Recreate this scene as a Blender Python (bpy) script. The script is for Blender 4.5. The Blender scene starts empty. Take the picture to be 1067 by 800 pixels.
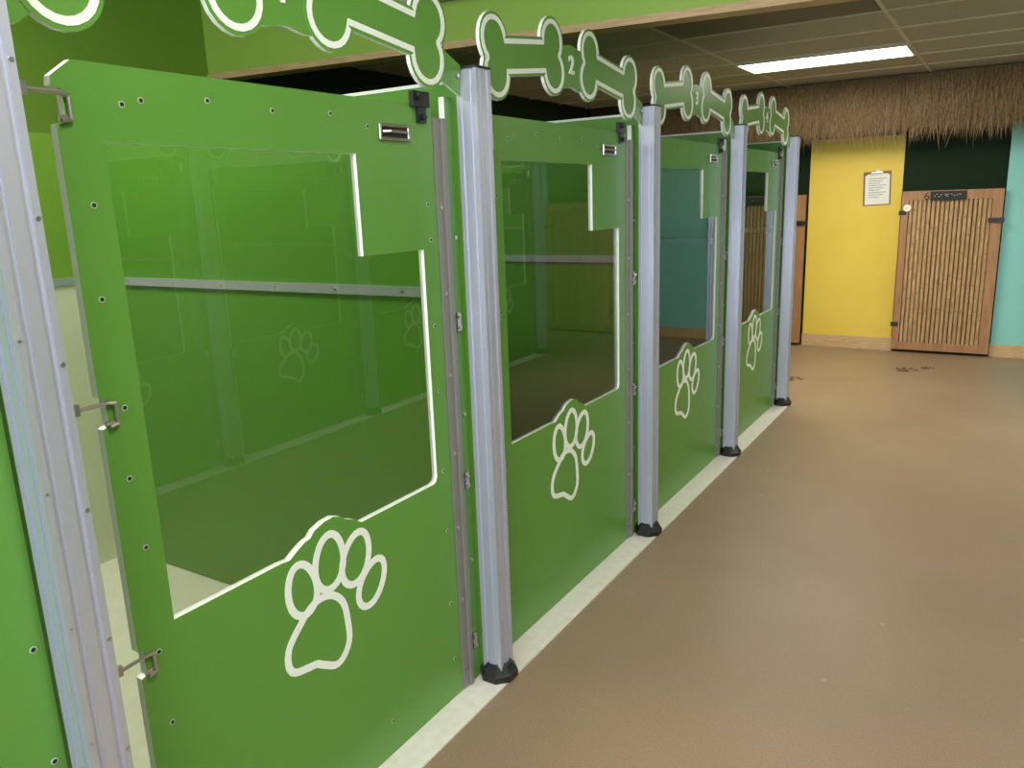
import bpy, math, random
from mathutils import Vector, Matrix
from mathutils.geometry import tessellate_polygon
random.seed(7)
scene=bpy.context.scene
col=scene.collection
try:
    scene.view_settings.view_transform='Standard'
except Exception: pass

# ------------------------------------------------------------------ materials
def mat(name,color,rough=.5,metal=0.0,noise=None,bump=None,emit=None,spec=None,coat=None):
    m=bpy.data.materials.new(name);m.use_nodes=True
    nt=m.node_tree;b=nt.nodes['Principled BSDF']
    b.inputs['Base Color'].default_value=(*color,1);b.inputs['Roughness'].default_value=rough;b.inputs['Metallic'].default_value=metal
    if spec is not None: b.inputs['Specular IOR Level'].default_value=spec
    if coat: b.inputs['Coat Weight'].default_value=coat
    tc=nt.nodes.new('ShaderNodeTexCoord')
    if noise:
        sc,c2,stretch=noise
        mp=nt.nodes.new('ShaderNodeMapping');mp.inputs['Scale'].default_value=stretch
        nz=nt.nodes.new('ShaderNodeTexNoise');nz.inputs['Scale'].default_value=sc;nz.inputs['Detail'].default_value=5
        nt.links.new(tc.outputs['Object'],mp.inputs[0]);nt.links.new(mp.outputs[0],nz.inputs['Vector'])
        cr=nt.nodes.new('ShaderNodeValToRGB');cr.color_ramp.elements[0].position=.35;cr.color_ramp.elements[1].position=.65
        cr.color_ramp.elements[0].color=(*color,1);cr.color_ramp.elements[1].color=(*c2,1)
        nt.links.new(nz.outputs[0],cr.inputs[0]);nt.links.new(cr.outputs[0],b.inputs['Base Color'])
    if bump:
        sc,st=bump
        n2=nt.nodes.new('ShaderNodeTexNoise');n2.inputs['Scale'].default_value=sc;n2.inputs['Detail'].default_value=3
        nt.links.new(tc.outputs['Object'],n2.inputs['Vector'])
        bp=nt.nodes.new('ShaderNodeBump');bp.inputs['Strength'].default_value=st;bp.inputs['Distance'].default_value=.002
        nt.links.new(n2.outputs[0],bp.inputs['Height']);nt.links.new(bp.outputs[0],b.inputs['Normal'])
    if emit:
        b.inputs['Emission Color'].default_value=(*emit[0],1);b.inputs['Emission Strength'].default_value=emit[1]
    return m
GREEN=mat('green_hdpe',(.103,.270,.040),.34,noise=(1.5,(.111,.285,.045),(1,1,1)),bump=(400,.10))
PGREEN=mat('partition_green',(.103,.285,.034),.36,bump=(400,.1))
CORE=mat('white_hdpe_core',(.86,.89,.84),.42)
ALU=mat('anodised_aluminium',(.58,.59,.71),.42,.65,bump=(60,.03))
STEEL=mat('stainless_steel',(.55,.52,.48),.3,.95)
RING=mat('screw_ring',(.42,.50,.36),.45)
HSTRIP=mat('grey_hinge_strip',(.27,.26,.24),.5,.4)
BLACK=mat('black_rubber',(.012,.012,.013),.45)
LIME=mat('lime_wall_paint',(.20,.37,.04),.55,bump=(120,.2))
BLIME=mat('lime_beam_paint',(.32,.51,.075),.55,bump=(120,.2))
DKGREEN=mat('dark_green_wall_paint',(.008,.022,.009),.75,bump=(120,.2),spec=.2)
YELLOW=mat('yellow_wall_paint',(.76,.56,.07),.55,noise=(2,(.80,.60,.09),(1,1,1)),bump=(120,.2))
TEAL=mat('teal_wall_paint',(.24,.60,.57),.55,noise=(2,(.26,.64,.60),(1,1,1)),bump=(120,.2))
CREAM=mat('cream_panel',(.80,.80,.62),.5)
CURB=mat('curb_white_vinyl',(.88,.85,.79),.42,noise=(30,(.81,.78,.71),(1,1,1)))
KFLOOR=mat('kennel_floor_cream',(.84,.83,.69),.4,noise=(9,(.79,.77,.62),(1,1,1)))
WALLW=mat('offwhite_wall_paint',(.70,.69,.64),.6)
WOOD=mat('pine_trim',(.66,.45,.24),.5,noise=(4,(.52,.34,.17),(3,30,30)))
GWOOD=mat('gate_wood',(.42,.22,.10),.5,noise=(5,(.33,.16,.07),(6,6,1)))
GDARK=mat('gate_backing',(.10,.055,.028),.7)
BAMBOO=mat('bamboo',(.60,.42,.22),.42,noise=(6,(.36,.21,.09),(20,20,1.5)))
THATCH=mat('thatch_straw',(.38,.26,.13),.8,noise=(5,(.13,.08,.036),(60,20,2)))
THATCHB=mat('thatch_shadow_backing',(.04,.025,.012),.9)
TILE=mat('ceiling_tile',(.46,.42,.36),.9,noise=(60,(.41,.375,.32),(1,1,1)))
STAIN=mat('stained_ceiling_tile',(.22,.19,.155),.9)
TBAR=mat('ceiling_grid_metal',(.62,.57,.49),.6)
NEARCEIL=mat('plaster_ceiling',(.66,.66,.62),.8)
PAPER=mat('paper',(.85,.84,.80),.7)
BROWN=mat('clipboard_hardboard',(.25,.12,.05),.5)
CHALK=mat('chalkboard',(.02,.022,.025),.7)
INK=mat('dark_print',(.10,.055,.03),.6)
LAMP=mat('light_diffuser',(.9,.9,.85),.5,emit=((1,.95,.82),9))
FLOOR=mat('tan_epoxy_floor',(.36,.235,.13),.45)
nt=FLOOR.node_tree;b=nt.nodes['Principled BSDF'];tc=nt.nodes['Texture Coordinate']
n1=nt.nodes.new('ShaderNodeTexNoise');n1.inputs['Scale'].default_value=1.3;n1.inputs['Detail'].default_value=8
n2=nt.nodes.new('ShaderNodeTexNoise');n2.inputs['Scale'].default_value=160
for n in(n1,n2): nt.links.new(tc.outputs['Object'],n.inputs['Vector'])
r1=nt.nodes.new('ShaderNodeValToRGB');r1.color_ramp.elements[0].position=.3;r1.color_ramp.elements[1].position=.7
r1.color_ramp.elements[0].color=(.300,.210,.132,1);r1.color_ramp.elements[1].color=(.350,.250,.162,1)
r2=nt.nodes.new('ShaderNodeValToRGB');r2.color_ramp.elements[0].position=.3;r2.color_ramp.elements[1].position=.7
r2.color_ramp.elements[0].color=(.82,.82,.82,1);r2.color_ramp.elements[1].color=(1.08,1.08,1.08,1)
mx=nt.nodes.new('ShaderNodeMixRGB');mx.blend_type='MULTIPLY';mx.inputs[0].default_value=1
nt.links.new(n1.outputs[0],r1.inputs[0]);nt.links.new(n2.outputs[0],r2.inputs[0]);nt.links.new(r1.outputs[0],mx.inputs[1]);nt.links.new(r2.outputs[0],mx.inputs[2])
n3=nt.nodes.new('ShaderNodeTexVoronoi');n3.inputs['Scale'].default_value=5;nt.links.new(tc.outputs['Object'],n3.inputs['Vector'])
r3=nt.nodes.new('ShaderNodeValToRGB');r3.color_ramp.elements[0].position=.03;r3.color_ramp.elements[1].position=.06
r3.color_ramp.elements[0].color=(1,1,1,1);r3.color_ramp.elements[1].color=(0,0,0,1);nt.links.new(n3.outputs['Distance'],r3.inputs[0])
mf=nt.nodes.new('ShaderNodeMixRGB');mu=nt.nodes.new('ShaderNodeMath');mu.operation='MULTIPLY';mu.inputs[1].default_value=.3
nt.links.new(r3.outputs[0],mu.inputs[0]);nt.links.new(mu.outputs[0],mf.inputs[0]);nt.links.new(mx.outputs[0],mf.inputs[1]);mf.inputs[2].default_value=(.62,.52,.40,1)
nt.links.new(mf.outputs[0],b.inputs['Base Color'])
bp=nt.nodes.new('ShaderNodeBump');bp.inputs['Strength'].default_value=.25;bp.inputs['Distance'].default_value=.002
nt.links.new(n2.outputs[0],bp.inputs['Height']);nt.links.new(bp.outputs[0],b.inputs['Normal'])
GLASS=bpy.data.materials.new('clear_polycarbonate_pane');GLASS.use_nodes=True
nt=GLASS.node_tree;nt.nodes.clear()
o=nt.nodes.new('ShaderNodeOutputMaterial');ms=nt.nodes.new('ShaderNodeMixShader');tr=nt.nodes.new('ShaderNodeBsdfTransparent');gl=nt.nodes.new('ShaderNodeBsdfGlossy')
fr=nt.nodes.new('ShaderNodeFresnel');fr.inputs['IOR'].default_value=1.7
tr.inputs[0].default_value=(.93,.95,.92,1);gl.inputs['Roughness'].default_value=.012;gl.inputs[0].default_value=(.95,.97,.95,1)
nt.links.new(fr.outputs[0],ms.inputs[0]);nt.links.new(tr.outputs[0],ms.inputs[1]);nt.links.new(gl.outputs[0],ms.inputs[2]);nt.links.new(ms.outputs[0],o.inputs[0])

# ------------------------------------------------------------------ mesh builder
class M:
    def __init__(s): s.v=[];s.f=[];s.m=[];s.mats=[]
    def mi(s,m):
        if m not in s.mats: s.mats.append(m)
        return s.mats.index(m)
    def add(s,vs,fs,m):
        k=len(s.v);s.v+=[tuple(v) for v in vs]
        i=s.mi(m)
        for f in fs: s.f.append([k+a for a in f]);s.m.append(i)
        return k
    def box(s,x0,x1,y0,y1,z0,z1,m):
        s.add([(x0,y0,z0),(x1,y0,z0),(x1,y1,z0),(x0,y1,z0),(x0,y0,z1),(x1,y0,z1),(x1,y1,z1),(x0,y1,z1)],
              [(0,3,2,1),(4,5,6,7),(0,1,5,4),(1,2,6,5),(2,3,7,6),(3,0,4,7)],m)
    def prism(s,loops,a0,a1,cap,side=None,axis='x'):
        side=side or cap
        def P(p,a): return (a,p[0],p[1]) if axis=='x' else (p[0],p[1],a) if axis=='z' else (p[0],a,p[1])
        flat=[p for l in loops for p in l];n=len(flat)
        tris=tessellate_polygon([[Vector((p[0],p[1],0)) for p in l] for l in loops])
        k=len(s.v);s.v+=[P(p,a0) for p in flat]+[P(p,a1) for p in flat]
        c=s.mi(cap);sd=s.mi(side)
        def sg(t):
            a,b_,c_=[flat[i] for i in t];return (b_[0]-a[0])*(c_[1]-a[1])-(b_[1]-a[1])*(c_[0]-a[0])
        sgn=-1 if axis=='y' else 1
        for t in tris:
            t=list(t)
            if abs(sg(t))<1e-12: continue
            if sg(t)*sgn<0: t=t[::-1]
            up=[k+n+i for i in t];dn=[k+i for i in t[::-1]]
            if a1<a0: up=[k+n+i for i in t[::-1]];dn=[k+i for i in t]
            s.f.append(up);s.m.append(c);s.f.append(dn);s.m.append(c)
        q=0
        for li,l in enumerate(loops):
            L=len(l)
            area=sum(l[i][0]*l[(i+1)%L][1]-l[(i+1)%L][0]*l[i][1] for i in range(L))
            out=(area>0)==(li==0)
            if a1<a0: out=not out
            if axis=='y': out=not out
            for i in range(L):
                a=k+q+i;b_=k+q+(i+1)%L
                f=[a,b_,b_+n,a+n]
                s.f.append(f if out else f[::-1]);s.m.append(sd)
            q+=L
    def cyl(s,p0,p1,r,m,n=12,r1=None,caps=True):
        p0=Vector(p0);p1=Vector(p1);d=(p1-p0).normalized();u=d.orthogonal().normalized();w=d.cross(u);r1=r if r1 is None else r1
        vs=[];
        for p,rr in((p0,r),(p1,r1)):
            for i in range(n):
                t=2*math.pi*i/n;vs.append(p+u*rr*math.cos(t)+w*rr*math.sin(t))
        fs=[(i,(i+1)%n,n+(i+1)%n,n+i) for i in range(n)]
        if caps: fs+=[tuple(range(n))[::-1],tuple(range(n,2*n))]
        s.add(vs,fs,m)
    def tube(s,path,r,m,n=8):
        for a,b_ in zip(path[:-1],path[1:]): s.cyl(a,b_,r,m,n)
        for a in path[1:-1]: s.ball(a,r,m)
    def ball(s,c,r,m,n=8):
        vs=[];fs=[]
        for j in range(1,n//2):
            ph=math.pi*j/(n//2)
            for i in range(n):
                t=2*math.pi*i/n;vs.append((c[0]+r*math.sin(ph)*math.cos(t),c[1]+r*math.sin(ph)*math.sin(t),c[2]+r*math.cos(ph)))
        R=n//2-1
        for j in range(R-1):
            for i in range(n): fs.append((j*n+i,(j+1)*n+i,(j+1)*n+(i+1)%n,j*n+(i+1)%n))
        fs.append(tuple(range(n)));fs.append(tuple(range((R-1)*n,R*n))[::-1]);s.add(vs,fs,m)
    def mesh(s,name,smooth=True):
        me=bpy.data.meshes.new(name);me.from_pydata(s.v,[],s.f)
        for m in s.mats: me.materials.append(m)
        me.polygons.foreach_set('material_index',s.m)
        me.update()
        if smooth:
            me.polygons.foreach_set('use_smooth',[True]*len(me.polygons))
            try: me.set_sharp_from_angle(angle=math.radians(35))
            except Exception: me.polygons.foreach_set('use_smooth',[False]*len(me.polygons))
        return me
def ob(name,me,parent=None,loc=None):
    o=bpy.data.objects.new(name,me);col.objects.link(o)
    if parent: o.parent=parent
    if loc: o.location=loc
    return o
def group(name,loc=(0,0,0),rz=0):
    o=bpy.data.objects.new(name,None);o.empty_display_size=.1;o.location=loc;o.rotation_euler=(0,0,rz);col.objects.link(o);return o
def smooth_loop(pts,k=8):
    n=len(pts);out=[]
    for i in range(n):
        p0,p1,p2,p3=[pts[(i+j-1)%n] for j in range(4)]
        for q in range(k):
            t=q/k
            out.append(tuple(.5*((2*p1[c])+(-p0[c]+p2[c])*t+(2*p0[c]-5*p1[c]+4*p2[c]-p3[c])*t*t+(-p0[c]+3*p1[c]-3*p2[c]+p3[c])*t**3) for c in(0,1)))
    return out
def offset(l,d):
    n=len(l);area=sum(l[i][0]*l[(i+1)%n][1]-l[(i+1)%n][0]*l[i][1] for i in range(n));s=1 if area>0 else -1;out=[]
    for i in range(n):
        a=Vector(l[i-1]);b=Vector(l[(i+1)%n]);t=(b-a)
        if t.length<1e-9: out.append(l[i]);continue
        t.normalize();out.append((l[i][0]+t.y*d*s,l[i][1]-t.x*d*s))
    return out
def rot2(l,a,c=(0,0)): 
    ca,sa=math.cos(a),math.sin(a);return [(c[0]+x*ca-y*sa,c[1]+x*sa+y*ca) for x,y in l]
def ellipse(rx,ry,a,c,n=28,egg=.12): return rot2([(rx*math.cos(t)*(1-egg*math.sin(t)),ry*math.sin(t)) for t in[2*math.pi*i/n for i in range(n)]],a,c)

pad=smooth_loop(rot2([(0,.082),(.048,.064),(.080,.014),(.100,-.040),(.080,-.084),(.030,-.080),(0,-.074),(-.030,-.080),(-.080,-.084),(-.100,-.040),(-.080,.014),(-.048,.064)],math.radians(-22),(.618,.535)),4)
PAW=[pad,ellipse(.036,.060,math.radians(8),(.564,.676)),ellipse(.040,.064,math.radians(-6),(.662,.710)),
     ellipse(.040,.062,math.radians(-22),(.758,.680)),ellipse(.035,.058,math.radians(-38),(.812,.585))]

XD=-.051   # door front plane (local x)
ZB=.014
def win_loop(e=0):
    L,R,T,B,SY,SZ=.216-e,1.130+e,1.731+e,.771-e,.879+e,1.475+e
    p=[(L,T),(L,B)]
    if e==0: p+=[(.505,B),(.535,.768),(.560,.782),(.590,.795),(.605,.797),(.622,.812),(.655,.822),(.69,.824),(.715,.815),(.735,.800),(.765,.788),(.79,B)]
    p+=[(R-.02,B),(R-.006,B+.006),(R,B+.02),(R,SZ),(SY,SZ),(SY,T)]
    return p
def door_panel():
    m=M()
    out=[(.128,ZB),(1.200,ZB),(1.200,1.868),(.175,1.868),(.135,1.838),(.133,1.822)]+[(.152,1.818),(.152,1.762),(.133,1.758)]+[(.130,1.27),(.142,1.266),(.142,1.212),(.130,1.208),(.128,.742),(.140,.738),(.140,.684),(.128,.680)]
    m.prism([out,win_loop()],XD-.019,XD,GREEN,CORE)
    return m.mesh('door_panel',False)
def door_glass():
    m=M();l=win_loop(.008)
    tr=tessellate_polygon([[Vector((0,p[0],p[1])) for p in l]])
    m.add([(XD-.010,p[0],p[1]) for p in l],[tuple(t) for t in tr],GLASS);return m.mesh('window_pane',False)
def door_paw():
    m=M()
    for l in PAW:
        m.prism([offset(l,.020),l],XD,XD+.0015,CORE)
    return m.mesh('paw_emblem',False)
def door_hardware():
    m=M()
    pts=[(.30,1.81),(.45,1.822),(.62,1.815),(.80,1.822),(.93,1.80),(.178,1.62),(.166,1.45),(.178,1.24),(.166,1.10),(.178,.95),(.172,.72),(.178,.55),(.166,.40),
         (.178,.22),(.166,.12),(.26,1.80),(1.16,1.60),(1.165,1.50),(1.16,1.25),(1.165,1.05),(1.16,.80),(1.165,.6),(1.16,.35),(1.165,.15),(.52,.15),(.85,.12)]
    for y,z in pts:
        m.cyl((XD,y,z),(XD+.0015,y,z),.0062,RING,12);m.cyl((XD+.0015,y,z),(XD+.002,y,z),.0042,BLACK,10)
    m.box(XD,XD+.003,.975,1.085,1.772,1.806,BLACK)
    for z in(1.772,1.806): m.tube([(XD+.006,.972,z),(XD+.006,1.088,z)],.0045,STEEL)
    for y in(.972,1.088): m.tube([(XD+.006,y,1.770),(XD+.006,y,1.808)],.0045,STEEL)
    m.tube([(XD+.004,.985,1.79),(XD+.018,1.0,1.79),(XD+.018,1.06,1.79),(XD+.004,1.075,1.79)],.004,STEEL)
    m.box(XD,XD+.016,1.105,1.175,1.862,1.902,BLACK);m.box(XD,XD+.010,1.130,1.165,1.82,1.862,BLACK)
    m.cyl((XD+.016,1.122,1.888),(XD+.030,1.122,1.888),.010,BLACK,14);m.cyl((XD,1.148,1.835),(XD+.020,1.148,1.835),.008,BLACK,12)
    return m.mesh('latch_and_screws')
def door_hinges():
    m=M()
    for z in(1.79,1.239,.711):
        m.box(XD,XD+.003,.136,.162,z-.027,z-.016,STEEL)
        m.tube([(XD+.006,.158,z-.024),(XD+.006,.158,z+.016),(XD+.010,.138,z+.020),(XD+.014,.082,z+.020)],.0042,STEEL)
        m.tube([(XD+.006,.158,z-.024),(XD+.010,.138,z-.026)],.0042,STEEL)
        m.box(XD+.010,XD+.018,.066,.084,z+.010,z+.032,STEEL)
    return m.mesh('strap_hinges')
def door_strip():
    m=M()
    m.box(XD-.021,XD+.004,1.203,1.262,.018,1.838,HSTRIP)
    m.box(XD+.004,XD+.012,1.236,1.252,.018,1.838,HSTRIP)
    z=.09
    while z<1.82:
        m.cyl((XD+.004,1.218,z),(XD+.008,1.218,z),.0058,STEEL,10);z+=.25
    return m.mesh('edge_channel')
def jamb():
    m=M()
    m.box(XD-.019,XD,1.266,1.303,ZB,1.90,GREEN)
    m.box(XD-.020,XD-.001,1.2645,1.266,ZB,1.90,CORE)
    for z in(1.246,.733,.161):
        m.box(XD,XD+.008,1.266,1.284,z-.028,z+.028,STEEL)
        m.tube([(XD+.010,1.275,z+.014),(XD+.020,1.262,z+.018),(XD+.020,1.246,z+.010)],.005,STEEL)
        m.cyl((XD+.008,1.275,z-.016),(XD+.014,1.275,z-.016),.007,STEEL,10)
    for z in(1.5,.95,.45): m.cyl((XD,1.285,z),(XD+.005,1.285,z),.006,STEEL,10)
    m.box(XD+.002,XD+.010,.038,.074,ZB,1.93,HSTRIP)
    m.box(XD-.019,XD+.002,.050,.076,ZB,1.93,CORE)
    return m.mesh('jamb_trim')
def post_mesh():
    m=M();h=.036
    prof=[(-h,0),(-.0225,0),(-.0225,.0050),(-.0115,.0050),(-.0115,.0010),(.0115,.0010),(.0115,.0050),(.0225,.0050),(.0225,0)]
    pts=[]
    for k in range(4):
        for t,d in prof:
            x,y=t,-h+d
            a=k*math.pi/2;pts.append((x*math.cos(a)-y*math.sin(a),x*math.sin(a)+y*math.cos(a)))
    pts=[(p[0],p[1]*1.04) for p in pts]
    m.prism([pts],.03,1.975,ALU,axis='z')
    m.box(-.037,.037,-.0385,.0385,1.975,1.982,BLACK)
    for z in(.18,.36,.62,.85,1.10,1.36,1.6,1.84):
        m.cyl((.036,.0305,z),(.0375,.0305,z),.0042,STEEL,10)
        m.cyl((.036,-.0305,z+.05),(.0375,-.0305,z+.05),.0030,STEEL,10)
    return m.mesh('post',False)
def foot_mesh():
    m=M()
    prof=[(.066,.0),(.066,.022),(.060,.030),(.048,.052),(.042,.056)]
    n=8;vs=[];fs=[]
    for r,z in prof:
        for i in range(n):
            t=2*math.pi*(i+.5)/n;vs.append((r*math.cos(t)*1.02,r*math.sin(t)*1.02,z+.0085))
    for j in range(len(prof)-1):
        for i in range(n): fs.append((j*n+i,j*n+(i+1)%n,(j+1)*n+(i+1)%n,(j+1)*n+i))
    fs.append(tuple(range(n))[::-1]);fs.append(tuple(range((len(prof)-1)*n,len(prof)*n)))
    m.add(vs,fs,BLACK);return m.mesh('foot_boot',False)
def bone_loop():
    cx,cy,r=.184,.048,.060;p=[]
    def arc(c,a0,a1,n=14): 
        for i in range(n+1):
            a=math.radians(a0+(a1-a0)*i/n);p.append((c[0]+r*math.cos(a),c[1]+r*math.sin(a)))
    arc((cx,-cy),-187,48);arc((cx,cy),-48,187);
    arc((-cx,cy),-7,228);arc((-cx,-cy),132,367)
    return p
BONE=bone_loop()
def sign_mesh():
    m=M()
    bl=rot2(BONE,math.radians(7),(.330,2.055));br=rot2(BONE,math.radians(-7),(.975,2.058))
    for l in(bl,br): m.prism([offset(l,.020)],-.026,-.014,GREEN,CORE)
    c=smooth_loop([(.52,1.995),(.58,1.98),(.645,1.99),(.71,1.98),(.77,1.995),(.78,2.06),(.75,2.115),(.70,2.122),(.645,2.132),(.59,2.122),(.54,2.115),(.51,2.06)],4)
    m.prism([c],-.0262,-.0142,GREEN,CORE)
    for l in(bl,br): m.prism([offset(l,.011),offset(l,-.004)],-.0142,-.0125,CORE)
    m.prism([[(.038,1.90),(.075,1.905),(.15,1.965),(.14,2.0),(.038,1.99)]],-.025,-.017,GREEN,CORE)
    m.prism([[(1.15,1.96),(1.30,1.90),(1.306,1.985),(1.20,2.03)]],-.025,-.017,GREEN,CORE)
    for y in(.055,1.285): m.cyl((-.017,y,1.955),(-.010,y,1.955),.006,STEEL,10)
    return m.mesh('bone_board',False)
def partition_mesh():
    m=M();L=-2.12
    m.box(L,-.04,-.010,.010,.009,1.95,PGREEN)
    m.box(L,-.04,-.012,.012,1.945,1.955,CORE)
    for s in(-1,1):
        y0,y1=(-.024,-.010) if s<0 else (.010,.024)
        m.box(L,-.11,y0,y1,1.31,1.342,ALU)
        x=-.3
        while x>L: m.cyl((x,s*.024,1.326),(x,s*.027,1.326),.006,STEEL,8);x-=.3
    return m.mesh('partition_panel')
def back_mesh():
    m=M()
    m.box(-2.15,-2.13,.005,1.339,.006,1.32,CREAM);m.box(-2.15,-2.13,.005,1.339,1.32,1.95,LIME)
    m.box(-2.13,-2.12,.02,1.32,1.31,1.342,ALU)
    return m.mesh('back_panel')
MD=dict(panel=door_panel(),glass=door_glass(),paw=door_paw(),hw=door_hardware(),hinge=door_hinges(),strip=door_strip(),jamb=jamb(),post=post_mesh(),foot=foot_mesh(),sign=sign_mesh(),part=partition_mesh(),back=back_mesh())
PITCH=1.344;P0=.663
def bay(X,Y,num,fixed=False,mir=False):
    sc=(-1,1,1) if mir else (1,1,1)
    d=group('kennel_gate' if not fixed else 'kennel_side_panel',(X,Y,0));d.scale=sc
    ob('panel',MD['panel'],d);ob('window_pane',MD['glass'],d);ob('paw_emblem',MD['paw'],d)
    if not fixed:
        ob('jamb_trim',MD['jamb'],d);ob('latch_and_screws',MD['hw'],d);ob('strap_hinges',MD['hinge'],d);ob('edge_channel',MD['strip'],d)
    else:
        m=M();m.box(XD-.019,XD,1.2005,1.306,ZB,1.868,GREEN)
        for z in(.25,.62,.85,1.22,1.36,1.7): m.cyl((XD,1.285,z),(XD+.002,1.285,z),.0065,RING,12);m.cyl((XD+.002,1.285,z),(XD+.0025,1.285,z),.0045,BLACK,12)
        ob('filler_strip',m.mesh('filler_strip',False),d)
    s=group('bone_sign_header',(X,Y,0))
    b_=ob('board',MD['sign'],s);b_.scale=sc
    cu=bpy.data.curves.new('sign_number','FONT');cu.body=str(num);cu.size=.085;cu.extrude=.002;cu.offset=.0018;cu.align_x='CENTER';cu.align_y='CENTER';cu.materials.append(CORE)
    t=bpy.data.objects.new('sign_number',cu);col.objects.link(t);t.parent=s
    t.location=(-.0125 if not mir else .0125,.645,2.062);t.rotation_euler=(math.pi/2,0,math.pi/2 if not mir else -math.pi/2)
def post(X,Y,mir=False):
    g=group('kennel_post',(X,Y,0));g.scale=(-1,1,1) if mir else (1,1,1);ob('post',MD['post'],g);ob('foot_boot',MD['foot'],g)
XL=-1.364;XR=1.28;P0R=.447
for k in range(-2,4): bay(XL,P0+PITCH*k,k+1 if k>=0 else 9+k+2,fixed=(k==-1))
for k in range(-2,5):
    post(XL,P0+PITCH*k);ob('kennel_divider',MD['part'],None,(XL,P0+PITCH*k,0))
for k in range(-2,4): ob('kennel_back_panel',MD['back'],None,(XL,P0+PITCH*k,0))
for k in range(-2,6):
    y=P0R+PITCH*k
    post(XR,y,True);o_=ob('kennel_divider',MD['part'],None,(XR,y,0));o_.scale=(-1,1,1)
    if k<5:
        bay(XR,y,12+k,mir=True);o_=ob('kennel_back_panel',MD['back'],None,(XR,y,0));o_.scale=(-1,1,1)
def simple(name,boxes,smooth=False):
    m=M()
    for b_ in boxes: m.box(*b_)
    return ob(name,m.mesh(name,smooth))
y0=P0-2*PITCH;yl=P0+4*PITCH;yr=P0R+5*PITCH;y0r=P0R-2*PITCH
simple('kennel_curb',[(XL-.10,XL+.052,y0-.05,yl+.06,.0005,.008,CURB)])
simple('kennel_curb',[(XR-.056,XR+.10,y0r-.05,yr+.06,.0005,.008,CURB)])
simple('kennel_floor_pan',[(XL-2.13,XL-.10,y0,yl,.0005,.005,KFLOOR)])
simple('kennel_floor_pan',[(XR+.10,XR+2.13,y0r,yr,.0005,.005,KFLOOR)])

# ------------------------------------------------------------------ room shell
YF=8.656
simple('floor',[(-4.3,4.3,-5,YF+.1,-.05,0,FLOOR)])
BY=3.45
simple('wall_left',[(-4.3,-4.2,-5,BY,0,3.0,LIME),(-4.3,-4.2,BY,YF,0,3.0,DKGREEN)])
simple('wall_right',[(4.2,4.3,-5,YF,0,3.0,WALLW)])
simple('wall_back',[(-4.2,4.2,-5,-4.9,0,.5,WALLW),(-4.2,4.2,-5,-4.9,2.5,3.0,WALLW),(-4.2,-3.2,-5,-4.9,.5,2.5,WALLW),(3.2,4.2,-5,-4.9,.5,2.5,WALLW)])
simple('window_1',[(x-.03,x+.03,-4.97,-4.93,.5,2.5,WALLW) for x in(-3.17,-1.6,0,1.6,3.17)]+[(-3.2,3.2,-4.97,-4.93,.5,.56,WALLW),(-3.2,3.2,-4.97,-4.93,2.44,2.5,WALLW)])
simple('wall_far',[(-4.2,4.2,YF+.03,YF+.13,0,3.0,DKGREEN)])
simple('wall_panel_yellow',[(-1.775,-.915,YF-.01,YF+.028,.125,2.09,YELLOW)])
simple('wall_panel_teal',[(-.055,1.08,YF-.01,YF+.028,.115,2.15,TEAL)])
simple('wall_panel_teal',[(2.0,4.1,YF-.01,YF+.028,.115,2.15,TEAL)])
simple('wall_panel_yellow',[(-4.1,-2.68,YF-.01,YF+.028,.125,2.15,YELLOW)])
simple('baseboard_far',[(-1.775,-.905,YF-.035,YF+.028,.0,.125,WOOD),(-.06,1.08,YF-.035,YF+.028,.0,.115,WOOD),(2.0,4.1,YF-.035,YF+.028,.0,.115,WOOD),(-4.1,-2.68,YF-.035,YF+.028,.0,.125,WOOD)])
simple('ceiling',[(-4.2,4.2,3.4,YF+.03,2.60,2.64,TILE)])
simple('ceiling_near',[(-4.3,4.3,-5,4.05,2.95,3.0,NEARCEIL)])
g=[]
for i in range(-3,5): g.append((-.72+1.235*i-.012,-.72+1.235*i+.012,3.9,YF,2.592,2.60,TBAR))
for i in range(0,9): g.append((-4.2,4.2,6.555-.62*4+.62*i-.012,6.555-.62*4+.62*i+.012,2.5915,2.60,TBAR))
simple('ceiling_grid',g)
simple('stained_ceiling_tile',[(-1.94,-.74,4.72,5.29,2.595,2.60,STAIN)])
gb=group('header_beam',(-2.5,3.53,0),math.radians(6.5))
m=M();m.box(-1.85,7.5,0,.09,2.41,2.95,BLIME);ob('beam_face',m.mesh('beam_face',False),gb)
m=M();m.box(-1.85,7.5,-.012,.10,2.375,2.41,WOOD);ob('beam_wood_edge',m.mesh('beam_wood_edge',False),gb)
def troffer(x,y,z,lx=.60,ly=.25,lamp=LAMP):
    g_=group('ceiling_light',(x,y,z));m=M();m.box(-lx,lx,-ly,ly,-.012,-.006,lamp);ob('diffuser',m.mesh('diffuser',False),g_)
    m=M()
    for a in((-lx-.02,lx+.02,-ly-.02,-ly),(-lx-.02,lx+.02,ly,ly+.02),(-lx-.02,-lx,-ly,ly),(lx,lx+.02,-ly,ly)): m.box(*a,-.016,-.0,TBAR)
    ob('frame',m.mesh('frame',False),g_)
troffer(-1.34,6.83,2.592)
troffer(2.4,6.83,2.592);troffer(1.35,4.62,2.592)  # unseen fixtures, added out of view to lift the far and mid aisle
troffer(.1,.6,2.95,.6,.3);troffer(.1,-2.4,2.95,.6,.3);troffer(2.6,1.2,2.95,.6,.3);troffer(-2.9,.9,2.95,.6,.3)  # unseen near-zone fixtures, added out of view as fill

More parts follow.
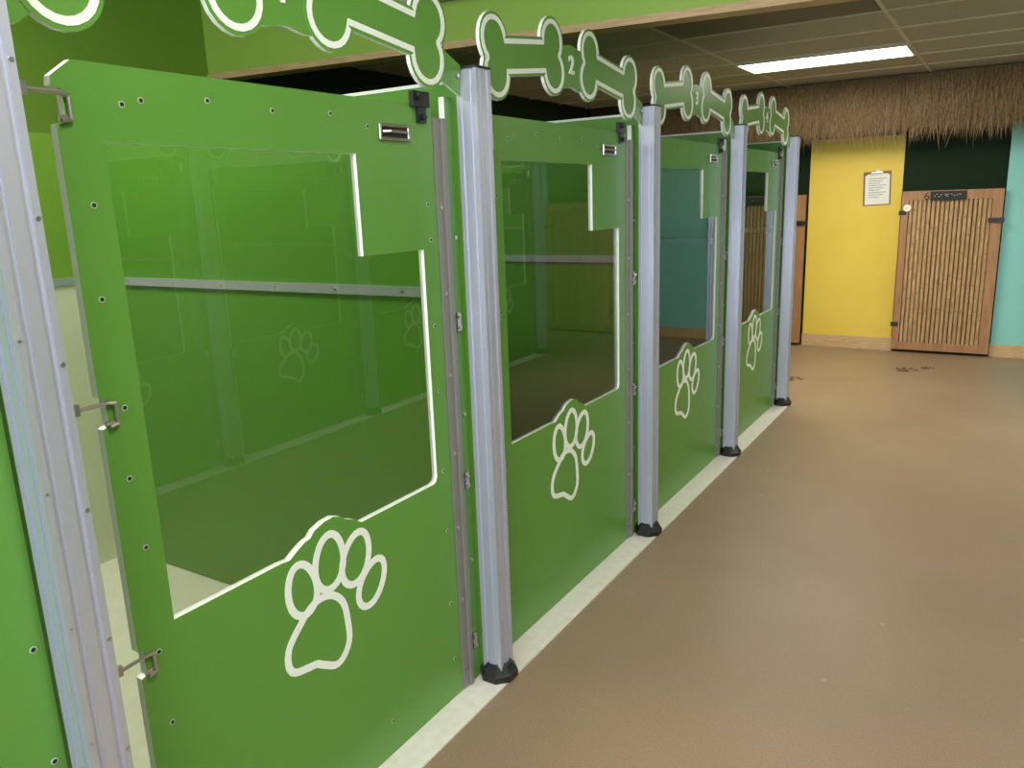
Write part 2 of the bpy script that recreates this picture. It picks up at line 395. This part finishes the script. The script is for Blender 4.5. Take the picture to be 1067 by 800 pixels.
m=M()
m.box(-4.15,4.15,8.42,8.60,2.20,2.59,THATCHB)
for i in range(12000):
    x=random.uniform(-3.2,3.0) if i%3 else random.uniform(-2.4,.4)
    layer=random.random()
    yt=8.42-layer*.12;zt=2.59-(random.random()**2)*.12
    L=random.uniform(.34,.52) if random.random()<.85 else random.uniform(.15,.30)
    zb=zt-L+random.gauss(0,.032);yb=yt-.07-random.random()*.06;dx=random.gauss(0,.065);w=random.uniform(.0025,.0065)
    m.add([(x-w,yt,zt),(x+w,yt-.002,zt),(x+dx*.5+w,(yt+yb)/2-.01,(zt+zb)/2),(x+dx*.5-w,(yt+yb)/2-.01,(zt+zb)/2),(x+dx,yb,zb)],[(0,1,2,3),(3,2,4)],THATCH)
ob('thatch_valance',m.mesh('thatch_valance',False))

def gate(x0,x1,z1=1.56,extra=False):
    g_=group('bamboo_gate',(x0,8.56,0));W=x1-x0;m=M()
    z0=.03
    m.box(0,.060,0,.045,z0,z1,GWOOD);m.box(W-.085,W,0,.045,z0,z1,GWOOD)
    m.box(.060,W-.085,0,.045,z1-.085,z1,GWOOD);m.box(.060,W-.085,0,.045,z0,z0+.075,GWOOD)
    ob('frame',m.mesh('frame',False),g_)
    m=M();n=int((W-.145)/.037);s=(W-.145)/n
    m.box(.055,W-.080,.040,.044,z0+.05,z1-.05,GDARK)
    for i in range(n):
        x=.060+s*(i+.5);r=s*random.uniform(.40,.47);zs=[z0+.075]
        while zs[-1]<z1-.12-.30: zs.append(zs[-1]+random.uniform(.20,.34))
        zs.append(z1-.085)
        for a,b_ in zip(zs[:-1],zs[1:]):
            m.cyl((x,.020,a),(x,.020,b_),r,BAMBOO,10,caps=False)
            if b_<z1-.1: m.cyl((x,.020,b_-.004),(x,.020,b_+.004),r*1.1,GWOOD,10,caps=True)
    ob('bamboo_poles',m.mesh('bamboo_poles'),g_)
    m=M();m.box(W-.11,W+.02,-.018,0,1.26,1.30,BLACK);m.cyl((W-.03,-.04,1.28),(W-.03,-.018,1.28),.016,BLACK,12)
    for z in(.28,1.36): m.box(-.02,.045,-.006,0,z-.02,z+.02,BLACK)
    ob('latch',m.mesh('latch'),g_)
    if extra:
        m=M();m.box(.24,.54,-.012,0,1.468,1.552,CHALK)
        for j,(a,b_) in enumerate([(.27,.34),(.36,.39),(.41,.50)]):
            for k in range(4):
                xx=a+(b_-a)*k/4;m.tube([(xx,-.0125,1.515+.012*math.sin(k*2+j)),(xx+.014,-.0125,1.515-.012*math.cos(k*3+j))],.0016,PAPER,5)
        ob('name_chalkboard',m.mesh('name_chalkboard'),g_)
        m=M();m.cyl((.05,-.008,1.405),(.05,-.001,1.405),.034,PAPER,20);ob('round_tag',m.mesh('round_tag'),g_)
        cu=bpy.data.curves.new('gate_number','FONT');cu.body='6';cu.size=.10;cu.extrude=.001;cu.offset=.001;cu.materials.append(BLACK)
        t=bpy.data.objects.new('gate_number',cu);col.objects.link(t);t.parent=g_;t.location=(.185,-.002,1.478);t.rotation_euler=(math.pi/2,0,0)
gate(-.90,-.065,extra=True);gate(-2.67,-1.79);gate(1.09,1.99)

g_=group('clipboard',(-1.14,YF-.0101,1.60));g_.rotation_euler=(0,math.radians(-2),0)
m=M();m.box(-.125,.125,-.004,0,-.165,.16,BROWN);ob('board',m.mesh('board',False),g_)
m=M();m.box(-.108,.112,-.0065,-.0045,-.155,.125,PAPER);m.box(-.09,.10,-.0085,-.007,-.13,.135,PAPER)
for k in range(9): m.box(-.075,.085-.03*(k%3),-.0092,-.0086,.09-k*.022,.094-k*.022,INK)
ob('paper_sheets',m.mesh('paper_sheets',False),g_)
m=M();m.box(-.055,.055,-.014,-.004,.125,.150,STEEL);m.cyl((-.05,-.014,.15),(.05,-.014,.15),.008,STEEL,10);m.cyl((0,-.004,.165),(0,-.014,.165),.018,STEEL,14);ob('clip',m.mesh('clip'),g_)

def floor_paw(x,y,s,a):
    m=M()
    for l in PAW:
        l2=[((p[0]-.665)*s,(p[1]-.61)*s) for p in l];m.prism([l2],.0008,.0016,INK,axis='z')
    o_=ob('floor_paw_print',m.mesh('floor_paw_print',False),None,(x,y,0));o_.rotation_euler=(0,0,a)
floor_paw(-.68,7.72,.55,.3);floor_paw(-.52,7.86,.35,.3);floor_paw(-1.50,6.98,.5,.2);floor_paw(-.45,-1.5,.5,.2)

def area(name,loc,rot,sx,sy,p,c):
    l=bpy.data.lights.new(name,'AREA');l.shape='RECTANGLE';l.size=sx;l.size_y=sy;l.energy=p;l.color=c
    o_=bpy.data.objects.new(name,l);col.objects.link(o_);o_.location=loc;o_.rotation_euler=rot
area('window_daylight',(0,-4.88,1.5),(math.radians(90),0,0),6.2,1.9,410,(.82,.90,1))
area('fill_near',(.1,.6,2.93),(0,0,0),1.2,.6,32,(1,.96,.88))  # added fill light, its near ceiling fixture is out of view
area('fill_kennel',(-2.9,.9,2.93),(0,0,0),1.2,.6,22,(1,.96,.86))  # added out of view to brighten the first kennel interiors
area('fill_mid',(1.35,4.62,2.57),(0,0,0),1.2,.5,46,(1,.93,.82))  # added out of view to even out light on the aisle floor
area('lamp_far',(-1.34,6.83,2.57),(0,0,0),1.2,.5,45,(1,.93,.80))
area('fill_far_right',(2.4,6.83,2.57),(0,0,0),1.2,.5,35,(1,.93,.80))  # unseen extra fill beside the visible far ceiling light
w=bpy.data.worlds.new('world');scene.world=w;w.use_nodes=True
w.node_tree.nodes['Background'].inputs[0].default_value=(.75,.85,1,1);w.node_tree.nodes['Background'].inputs[1].default_value=1.0

R=[[0.8492,0.52689,-0.03523],[0.09027,-0.21058,-0.9734],[-0.52029,0.82344,-0.22638]]
cam=bpy.data.cameras.new('camera');cam.sensor_width=36;cam.lens=36*817.7/1067;cam.clip_start=.02
co=bpy.data.objects.new('camera',cam);col.objects.link(co)
r=Vector(R[0]).normalized();f=Vector(R[2]).normalized();u=r.cross(f).normalized();r=f.cross(u)
co.matrix_world=Matrix(((r.x,u.x,-f.x,0),(r.y,u.y,-f.y,0),(r.z,u.z,-f.z,1.6),(0,0,0,1)))
scene.camera=co
